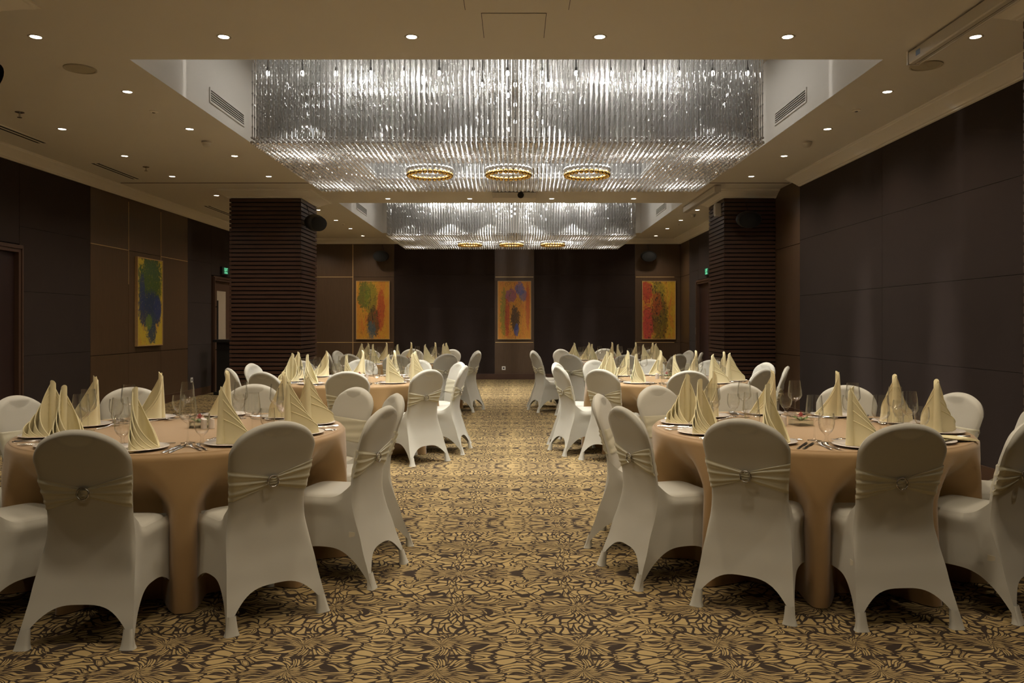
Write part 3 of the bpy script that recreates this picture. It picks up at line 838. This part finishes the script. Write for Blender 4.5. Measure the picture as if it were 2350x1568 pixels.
# ------------------------------------------------------------------ covered banquet chair
def interp(tab, z):
    if z <= tab[0][0]: return tab[0][1]
    for (a, va), (b, vb) in zip(tab[:-1], tab[1:]):
        if z <= b:
            t = (z-a)/(b-a); t = t*t*(3-2*t)*.35 + t*.65
            return va + (vb-va)*t
    return tab[-1][1]
def smooth_tab(tab, n=160):
    z0, z1 = tab[0][0], tab[-1][0]
    v = [interp(tab, z0+(z1-z0)*i/n) for i in range(n+1)]
    for _ in range(30): v = [v[0]] + [(v[i-1]+2*v[i]+v[i+1])/4 for i in range(1, n)] + [v[-1]]
    def f(z):
        t = min(max((z-z0)/(z1-z0), 0), 1)*n; i = min(int(t), n-1)
        return v[i] + (v[i+1]-v[i])*(t-i)
    return f
YB_ = smooth_tab([(0, 0), (.08, .028), (.2, .07), (.33, .105), (.45, .122), (.55, .115), (.7, .078), (.85, .03), (.93, .0)])
WB_ = smooth_tab([(0, .252), (.05, .243), (.12, .232), (.22, .220), (.35, .205), (.46, .191), (.53, .186), (.60, .189), (.70, .203), (.78, .211), (.85, .212), (.93, .212)])
sm = lambda a, b, x: (lambda t: t*t*(3-2*t))(min(max((x-a)/(b-a), 0), 1))
TH = .05
def crown(u): u = abs(u); return .930 - .085*u**2.1 - .050*u**10
def hem_b(u): return .004 + .168*max(0, 1-abs(u)**3.2)**.9
def close(u, z):            # 0 in the middle of the panel, 1 at its rim
    q = max(0.0, 1-abs(u)**8); e = sm(.25, .45, z)
    r = 1 - min(1, max(0, (crown(u)-z))/.022)**.5 if z > .6 else 0
    s = 1 - (1-r)*math.sqrt(q)
    return s*e
def y_rear(u, z): return YB_(z) + close(u, z)*TH*.5
def y_front(u, z): return YB_(z) + TH - close(u, z)*TH*.5
def warp(v): return v*(2-v) if False else v
def back_pt(u, v):
    u = 2*u-1
    u = math.copysign(1-(1-abs(u))**1.3, u)
    z = hem_b(u) + (crown(u)-hem_b(u))*(1-(1-v)**1.25)
    return (u*WB_(z), y_rear(u, z), z)
def front_pt(u, v):
    u = 2*u-1
    u = math.copysign(1-(1-abs(u))**1.3, u)
    z = .44 + (crown(u)-.44)*(1-(1-v)**1.25)
    return (u*WB_(z), y_front(u, z), z)
chair_back = MB().grid(back_pt, 28, 34).grid(front_pt, 28, 24, flip=True).mesh('back_cover', M['chair'], 70)
SX, SY0, SY1, SZ = .195, .140, .527, .462
def seat_pt(u, v):
    a, b = 2*u-1, 2*v-1
    d = max(abs(a), abs(b))
    rr = (abs(a)**6 + abs(b)**6)**(1/6.) if d else 0
    k = d/rr if rr else 1
    y = (SY0+SY1)/2 + b*k*(SY1-SY0)/2
    x = a*k*SX*(1 - .06*sm(.34, .14, y))
    z = SZ + .012 - .012*d**2 - .034*max(0, d-.84)/.16*max(0, d-.84)/.16
    return (x, y, z)
seat_me = MB().grid(seat_pt, 22, 22).mesh('seat', M['chair'], 70)
ZS = SZ - .010
def edge_r(z): return (WB_(z), y_rear(1, z), z)
def edge_f(z):
    t = z/ZS
    return (.232 + (.207-.232)*t, .548 + (.530-.548)*t, z)
def hem_s(t): return .004 + .19*max(0, 1-abs(2*t-1)**3.0)**.9
def ztop(t): return ZS + .085*max(0, 1-t/.36)**2.0
def side_pt(sgn):
    """side of the cover; its rear corner is stretched up the back in a web"""
    def f(u, v):
        t = u**1.25; h = hem_s(t); zt = ztop(t); z = h + (zt-h)*v
        A, B = edge_r(z), edge_f(min(z, ZS))
        k = 4*t*(1-t); g = sm(1.0, .55, v)*.75
        x = A[0]+(B[0]-A[0])*t - .028*k*g
        x -= .017*sm(.86, 1, v)**1.5*(1-sm(0, .05, zt-ZS))
        y = A[1]+(B[1]-A[1])*t
        return (sgn*x, y, z)
    return f
def frontskirt(u, v):
    s = 2*u-1; h = hem_s(u); z = h + (ZS-h)*v
    B = edge_f(z)
    return (B[0]*s, B[1] - .03*(1-s*s)*sm(1, .5, v), z)
sk = MB().grid(side_pt(1), 26, 18, flip=False).grid(side_pt(-1), 26, 18, flip=True).grid(frontskirt, 16, 12, flip=True)
skirt_me = sk.mesh('skirt', M['chair'], 70)
def pocket(x0, y0, sx, sy):
    m = MB()
    def f(u, v):
        a = 2*PI*u
        r = .036 - .016*v**.6
        ca, sa = math.cos(a), math.sin(a)
        q = (abs(ca)**4+abs(sa)**4)**-.25
        return (x0 + r*q*ca*.92 - sx*.006*v, y0 + r*q*sa*.62 + sy*.016*v, .001 + .080*v)
    m.grid(f, 16, 6, cu=True, flip=False)
    n = len(m.v)
    m.f.append(tuple(range(n-7*16, n, 7))[::-1])
    return m.mesh('foot_pocket', M['chair'], 70)
FOOT = [(pocket(.222, .014, 1, 1)), (pocket(-.222, .014, -1, 1)), (pocket(.205, .525, 1, -1)), (pocket(-.205, .525, -1, -1))]
def sash_pt(u, v):
    w = 2*v-1
    if u < .62:
        s = (u/.62)*2-1
        hw = .016 + .060*abs(s)**.85
        z = .645 + .006*s + w*hw
        pu = s
        out = .005 + .0031*(math.cos(w*PI*3.4+.8*s)+.7*math.cos(w*PI*6.1+2.2*s))*(.45+.55*min(1, abs(s)*2)) + (.010 if abs(s) < .08 else 0)
        if abs(w) > .97: out = .001
        return (pu*WB_(z)*1.018, y_rear(pu, z)-out, z)
    s = 1-2*(u-.62)/.38
    z = .645 + w*.076 + .006*s
    out = .004 + .0012*math.cos(w*9+s*3)
    if abs(w) > .97: out = .001
    return (s*WB_(z)*1.018, y_front(s, z)+out, z)
sash_me = MB().grid(sash_pt, 60, 26, cu=True).mesh('sash', M['sash'], 70)
def torus(R, r, n=28, k=7):
    return MB().grid(lambda u, v: ((R+r*math.cos(2*PI*v))*math.cos(2*PI*u), r*math.sin(2*PI*v), (R+r*math.cos(2*PI*v))*math.sin(2*PI*u)), n, k, cu=True, cv=True)
bk = torus(.026, .0042)
for t in range(24): bk.ball((.026*math.cos(2*PI*t/24), -.004, .026*math.sin(2*PI*t/24)), .0026, 5, 4)
buckle_me = bk.mesh('buckle', M['buckle'], 60)
tag_me = MB().box(-.002, .002, -.018, .018, -.022, .022).mesh('care_label', M['tagcloth'], 0)

def chair(x, y, rz, label, group, care=False):
    c = tag(empty('banquet_chair', (x, y, 0), rz), label, 'chair', group)
    ob('back_cover', chair_back, c); ob('seat', seat_me, c); ob('skirt', skirt_me, c)
    for f in FOOT: ob('foot_pocket', f, c)
    s = ob('sash', sash_me, c)
    ob('buckle', buckle_me, s, (0, y_rear(0, .645)-.017, .645))
    if care: ob('care_label', tag_me, c, (-.206 if care < 0 else .206, .135, .26), rz=.12*care)

# ------------------------------------------------------------------ tableware meshes
TZ = .756
def plate_mesh():
    pr = [(.0, .006), (.085, .006), (.095, .010), (.138, .017), (.141, .019), (.138, .021), (.095, .0135), (.085, .010), (.0, .010)]
    return MB().lathe(pr, 40).mesh('plate', M['porcelain'], 50)
PLATE = plate_mesh()
def napkin_mesh():
    """folded linen: a rolled peak on one side and four pleats that sweep from it down to the plate"""
    m = MB()
    A = Vector((-.052, .030, 0))
    def roll(u, v):
        a = 2*PI*u*1.0; r = .023 - .009*v
        top = .288 + .016*math.cos(a+.6)*v
        return (A.x + .008*v + r*math.cos(a), A.y + .004*v + r*math.sin(a), top*v)
    m.grid(roll, 16, 8, cu=True)
    n = len(m.v); m.f.append(tuple(range(n-9*16+8, n, 9)))
    def sheet(H, C, E, lean, p):
        def f(s, v):
            q = A*(1-s)**2 + C*2*s*(1-s) + E*s*s
            z = (H*(1-s)**p + .010)*v
            k = z/.30*lean
            q = q + (A - q)*k
            return (q.x, q.y, z)
        m.grid(f, 26, 7)
        m.tube([f(i/26, 1) for i in range(27)], .0033, 5)
        m.tube([f(1, i/3) for i in range(4)], .0024, 5)
    for L in range(4):
        c = Vector((.010 + .010*L, -.115 - .030*L, 0)); e = Vector((.104 - .020*L, .000 - .028*L, 0))
        sheet(.284 - .054*L, c, e, .44, 1.10)
    sheet(.278, Vector((-.010, .150, 0)), Vector((.098, .012, 0)), .44, 1.05)
    sheet(.235, Vector((.000, .162, 0)), Vector((.084, .040, 0)), .44, 1.05)
    return m.mesh('napkin', M['napkin'], 60)
NAP = napkin_mesh()
def flat_napkin_mesh():
    m = MB()
    for L in range(4):
        def f(u, v):
            w = (.055 - .047*u**2.2)*(1-.10*L)
            x = -.12 + .245*u
            y = (v-.5)*2*w + .018*math.sin(5*u+L)*(1-u)
            z = .004 + .006*L*(1-u)**.5 + .008*(1+math.sin(v*9+u*4+L))*(1-u)
            z -= .10*max(0, x-.045)**1.25
            return (x, y, z)
        m.grid(f, 20, 10)
        m.tube([f(i/20, 0) for i in range(21)], .0018, 5)
        m.tube([f(i/20, 1) for i in range(21)], .0018, 5)
    return m.mesh('napkin', M['napkin'], 60)
FLATNAP = flat_napkin_mesh()
WINE = MB().lathe([(.0, .004), (.012, .004), (.036, .0015), (.0365, .003), (.014, .006), (.0045, .014), (.0038, .05), (.0038, .095), (.006, .104), (.016, .110), (.036, .126), (.0445, .142), (.0450, .150), (.0415, .195), (.0365, .243), (.0355, .243), (.0405, .195), (.0438, .150), (.0430, .143), (.034, .128), (.0, .113)], 24).mesh('wine_glass', M['glass'], 60)
GOBLET = MB().lathe([(.0, .005), (.014, .005), (.033, .0015), (.0335, .003), (.012, .010), (.0075, .022), (.0085, .040), (.013, .048), (.027, .060), (.037, .080), (.0410, .105), (.0395, .135), (.0365, .156), (.0355, .156), (.0385, .135), (.0398, .105), (.0355, .080), (.025, .062), (.0, .053)], 24).mesh('water_goblet', M['glass'], 60)
def outline_mesh(name, half, thick, bend):
    """flat cutlery from a half-width profile [(y, w)] along y"""
    m = MB(); n = len(half)
    for (y, w) in half:
        z = bend(y)
        m.v += [(-w, y, z), (-w*.5, y, z+thick), (w*.5, y, z+thick), (w, y, z)]
    for i in range(n-1):
        for k in range(3): m.f.append((i*4+k, i*4+k+1, i*4+k+5, i*4+k+4)[::-1])
    return m
def knife_mesh():
    hp = [(-.115, .004), (-.110, .008), (-.06, .0072), (-.01, .0055), (.0, .0045), (.012, .0085), (.06, .0095), (.10, .008), (.118, .0015)]
    return outline_mesh('knife', hp, .004, lambda y: .002).mesh('knife', M['steel'], 50)
def fork_mesh():
    bend = lambda y: .003 + .010*sm(.02, .06, y) - .008*sm(.07, .105, y) + .004*sm(-.05, -.1, y)
    hp = [(-.105, .004), (-.100, .0085), (-.06, .007), (-.02, .0035), (.03, .0035), (.045, .010), (.058, .0125)]
    m = outline_mesh('fork', hp, .0025, bend)
    for k in range(4):
        x = -.0105 + .007*k
        for (ya, yb) in ((.056, .075), (.075, .105)):
            n = len(m.v)
            for y in (ya, yb):
                z = bend(y); w = .0021 if y < .1 else .0012
                m.v += [(x-w, y, z), (x+w, y, z), (x+w, y, z+.0022), (x-w, y, z+.0022)]
            for q in range(4): m.f.append((n+q, n+(q+1) % 4, n+4+(q+1) % 4, n+4+q))
            m.f += [(n+3, n+2, n+1, n), (n+4, n+5, n+6, n+7)]
    return m.mesh('fork', M['steel'], 50)
def spoon_mesh():
    bend = lambda y: .003 + .010*sm(.0, .04, y) - .006*sm(.05, .08, y) + .003*sm(.08, .1, y)
    hp = [(-.10, .004), (-.095, .008), (-.06, .0065), (-.02, .0032), (.03, .0034), (.042, .010), (.055, .0175), (.07, .0195), (.085, .016), (.095, .009), (.099, .002)]
    return outline_mesh('spoon', hp, .003, bend).mesh('spoon', M['steel'], 60)
KNIFE, FORK, SPOON = knife_mesh(), fork_mesh(), spoon_mesh()
def shaker_mesh():
    m = MB()
    m.grid(lambda u, v: (.0175*math.cos(2*PI*u)*(1-.06*v), .0175*math.sin(2*PI*u)*(1-.06*v), (.001+.058*v) + (.006*math.cos(2*PI*u)*v)), 20, 5, cu=True)
    n = len(m.v); m.f.append(tuple(range(n-6*20+5, n, 6)))
    m.f.append(tuple(range(n-6*20, n, 6))[::-1])
    return m.mesh('shaker', M['porcelain'], 40)
SHAKER = shaker_mesh()
def vase(x, y, z, label):
    e = tag(empty('flower_bowl', (x, y, z), .3), label, 'flower bowl', 'table centrepieces')
    b = MB(); o, h = .055, .075
    for (x0, x1, y0, y1) in ((-o, o, -o, -o+.003), (-o, o, o-.003, o), (-o, -o+.003, -o+.003, o-.003), (o-.003, o, -o+.003, o-.003)): b.box(x0, x1, y0, y1, .003, h)
    b.box(-o, o, -o, o, .0005, .0035)
    ob('bowl', b.mesh('bowl', M['glass'], 0), e)
    ob('water', MB().box(-o+.004, o-.004, -o+.004, o-.004, .005, .032).mesh('water', M['water'], 0), e)
    for k in range(7):
        a = k*.9
        lf = MB().grid(lambda u, v: ((.008+.042*u)*math.cos(a) + (v-.5)*.022*math.sin(PI*min(u+.08, 1))*-math.sin(a), (.008+.042*u)*math.sin(a) + (v-.5)*.022*math.sin(PI*min(u+.08, 1))*math.cos(a), .034+.022*u-.012*abs(v-.5)), 6, 4)
        ob('leaf', lf.mesh('leaf', M['leaf'], 60), e)
    f = MB()
    for ring, (nn, r0, tilt) in enumerate(((8, .024, .3), (6, .016, .8), (4, .008, 1.2))):
        for k in range(nn):
            a = 2*PI*k/nn + ring*.4
            f.grid(lambda u, v: (math.cos(a)*(r0*.3+r0*u*math.cos(tilt)) - math.sin(a)*(v-.5)*.016*math.sin(PI*(.15+.8*u)), math.sin(a)*(r0*.3+r0*u*math.cos(tilt)) + math.cos(a)*(v-.5)*.016*math.sin(PI*(.15+.8*u)), .052 + .024*u*math.sin(tilt)+.004*ring), 4, 3)
    ob('flower', f.mesh('flower', M['petal'], 60), e)

# ------------------------------------------------------------------ banquet tables
RT = .90
POSN = ['front', 'front right', 'right front', 'right rear', 'rear right', 'rear', 'rear left', 'left rear', 'left front', 'front left']
def cloth_mesh(phis, seed):
    m = MB(); N = 300
    r2 = random.Random(seed)
    am = [(r2.uniform(.3, 1), r2.randint(17, 29), r2.uniform(0, 6)) for _ in range(4)]
    prof = []                       # (d, mode): first the flat top, then the skirt
    tops = [0.0, .3, .6, .8, .86, .885]
    sk_z = [.7535, .750, .744, .735, .72, .70, .67, .64, .61, .58, .55, .52, .49, .46, .42, .38, .33, .28, .22, .16, .10, .05, .004]
    def q_of(phi):
        best = 9
        for p in phis:
            d = abs((phi-p+PI) % (2*PI) - PI)
            best = min(best, d)
        return best
    rows = []
    for i in range(N):
        phi = 2*PI*i/N
        q = q_of(phi)/D2R
        rip = sum(a*math.sin(k*phi+p) for a, k, p in am)/3
        col = [(r, TZ) for r in tops[1:]]
        for z in sk_z:
            d = (TZ-z)/TZ
            edge = .885 + .017*sm(TZ, TZ-.02, z)
            g = sm(.75, .475, z)**1.3; lo = 3.0 + 6.5*sm(.74, .46, z)
            push = 1 - sm(lo, lo+7.5, q)
            rr = edge + .045*d + .020*rip*sm(.0, .35, d)
            tgt = .70 + .006*rip
            col.append((rr + (tgt-rr)*push*g, z))
        rows.append([(r*math.sin(phi), -r*math.cos(phi), z) for r, z in col])
    w = len(rows[0])
    m.v.append((0, 0, TZ))
    for r in rows: m.v += r
    for i in range(N):
        j = (i+1) % N
        m.f.append((0, 1+i*w, 1+j*w))
        for k in range(w-1): m.f.append((1+i*w+k, 1+i*w+k+1, 1+j*w+k+1, 1+j*w+k))
    return m.mesh('tablecloth', M['cloth'], 80)
ttop_me = MB().lathe([(.0, .715), (.872, .715), (.878, .72), (.878, .748), (.872, .7525), (.0, .7525)], 48).mesh('tabletop', M['base'], 40)
tleg_me = MB().tube([(0, 0, .002), (0, 0, .715)], .018, 8).mesh('leg', M['buckle'], 40)

def banquet_table(cx, cy, phi0, name, rr, skip=(), flat=None, care={}, seed=1, turn={}):
    r3 = random.Random(seed*13)
    t = tag(empty('banquet_table', (cx, cy, 0)), f'round table hidden under the cloth of the {name} table', 'table', 'round banquet tables')
    ob('tabletop', ttop_me, t)
    for k in range(4): ob('leg', tleg_me, t, (.45*math.cos(PI/4+k*PI/2), .45*math.sin(PI/4+k*PI/2), 0))
    phis = [(phi0 + 36*k) for k in range(10)]
    cphi = [p + turn.get(k, 0) for k, p in enumerate(phis)]
    tag(ob('tablecloth', cloth_mesh([p*D2R for p in cphi], seed), None, (cx, cy, 0)), f'gold tablecloth draped to the floor on the {name} table', 'tablecloth', 'round gold tablecloths')
    for k, pd in enumerate(phis):
        ph = pd*D2R
        pos = POSN[k]
        W = lambda x, y: (cx + x*math.cos(ph) - y*math.sin(ph), cy + x*math.sin(ph) + y*math.cos(ph))
        r = rr[k] if isinstance(rr, (list, tuple)) else rr
        if k not in skip:
            pc = cphi[k]*D2R; x, y = cx + r*math.sin(pc), cy - r*math.cos(pc)
            chair(x, y, pc + r3.uniform(-.05, .05), f'cream covered chair with sash at the {name} table, {pos} seat', f'chairs at the {name} table', care.get(k, 0))
        w = f'{pos} place, {name} table'
        def put(nm, me, x, y, z, rz, label, cat, grp):
            a, b = W(x, y)
            tag(ob(nm, me, None, (a, b, z), ph + rz), label, cat, grp)
        j = lambda s=.006: r3.uniform(-s, s)
        put('dinner_plate', PLATE, j(), -.715+j(), TZ-.0055, 0, f'white dinner plate at the {w}', 'plate', 'dinner plates')
        if flat == k:
            put('napkin', FLATNAP, .14, -.80, TZ+.002, -.55, f'fallen cream napkin lying over the edge at the {w}', 'napkin', 'cream napkins')
        else:
            put('napkin', NAP, j(.01), -.715+j(.01), TZ+.005, r3.uniform(-.35, .35), f'cream napkin folded to a spiral peak at the {w}', 'napkin', 'cream napkins')
        put('wine_glass', WINE, .185+j(.01), -.525+j(.01), TZ, 0, f'tall wine glass at the {w}', 'wine glass', 'wine glasses')
        put('water_goblet', GOBLET, .255+j(.01), -.555+j(.01), TZ, 0, f'short water goblet at the {w}', 'goblet', 'water goblets')
        put('knife', KNIFE, .168, -.735+j(), TZ+.001, j(.06), f'inner knife at the {w}', 'knife', 'table knives')
        put('knife', KNIFE, .196, -.735+j(), TZ+.001, j(.06), f'outer knife at the {w}', 'knife', 'table knives')
        put('fork', FORK, -.168, -.735+j(), TZ+.001, j(.06), f'inner fork at the {w}', 'fork', 'table forks')
        put('fork', FORK, -.200, -.735+j(), TZ+.001, j(.06), f'outer fork at the {w}', 'fork', 'table forks')
        put('spoon', SPOON, .02, -.545+j(), TZ+.001, PI/2+j(.08), f'dessert spoon above the plate at the {w}', 'spoon', 'dessert spoons')
    vase(cx+.02, cy+.12, TZ, f'square glass flower bowl on the {name} table')
    sp = ((.075, .045), (.115, .06)) if cx < 0 else ((-.10, .08), (-.075, .15))
    tag(ob('salt_shaker', SHAKER, None, (cx+sp[0][0], cy+sp[0][1], TZ), 2.6), f'white shaker, nearer one of its pair, on the {name} table', 'shaker', 'salt and pepper shakers')
    tag(ob('pepper_shaker', SHAKER, None, (cx+sp[1][0], cy+sp[1][1], TZ), 3.4), f'white shaker, farther one of its pair, on the {name} table', 'shaker', 'salt and pepper shakers')

banquet_table(-1.918, 4.607, 4, 'near left', [1.30, 1.31, 1.28, 1.28, 1.28, 1.28, 1.28, 1.28, 1.28, 1.28], care={2: -1}, seed=1, turn={0: -1.5, 4: -8, 5: -3})
banquet_table(1.739, 4.700, 2, 'near right', [1.18, 1.24, 1.26, 1.28, 1.28, 1.28, 1.28, 1.28, 1.26, 1.20], flat=1, care={0: -1, 1: -1}, seed=2, turn={6: -3})
banquet_table(-1.765, 8.70, 8, 'middle left', [1.32, 1.36, 1.28, 1.28, 1.28, 1.28, 1.28, 1.28, 1.38, 1.48], seed=3, turn={8: 6, 9: 3})
banquet_table(1.700, 8.75, -1, 'middle right', [1.25, 1.27, 1.30, 1.32, 1.28, 1.28, 1.28, 1.32, 1.32, 1.30], seed=4, turn={9: -5, 1: 4})
banquet_table(-1.78, 12.75, 2, 'far left', 1.27, seed=5)
banquet_table(1.630, 12.80, 0, 'far right', 1.42, seed=6)
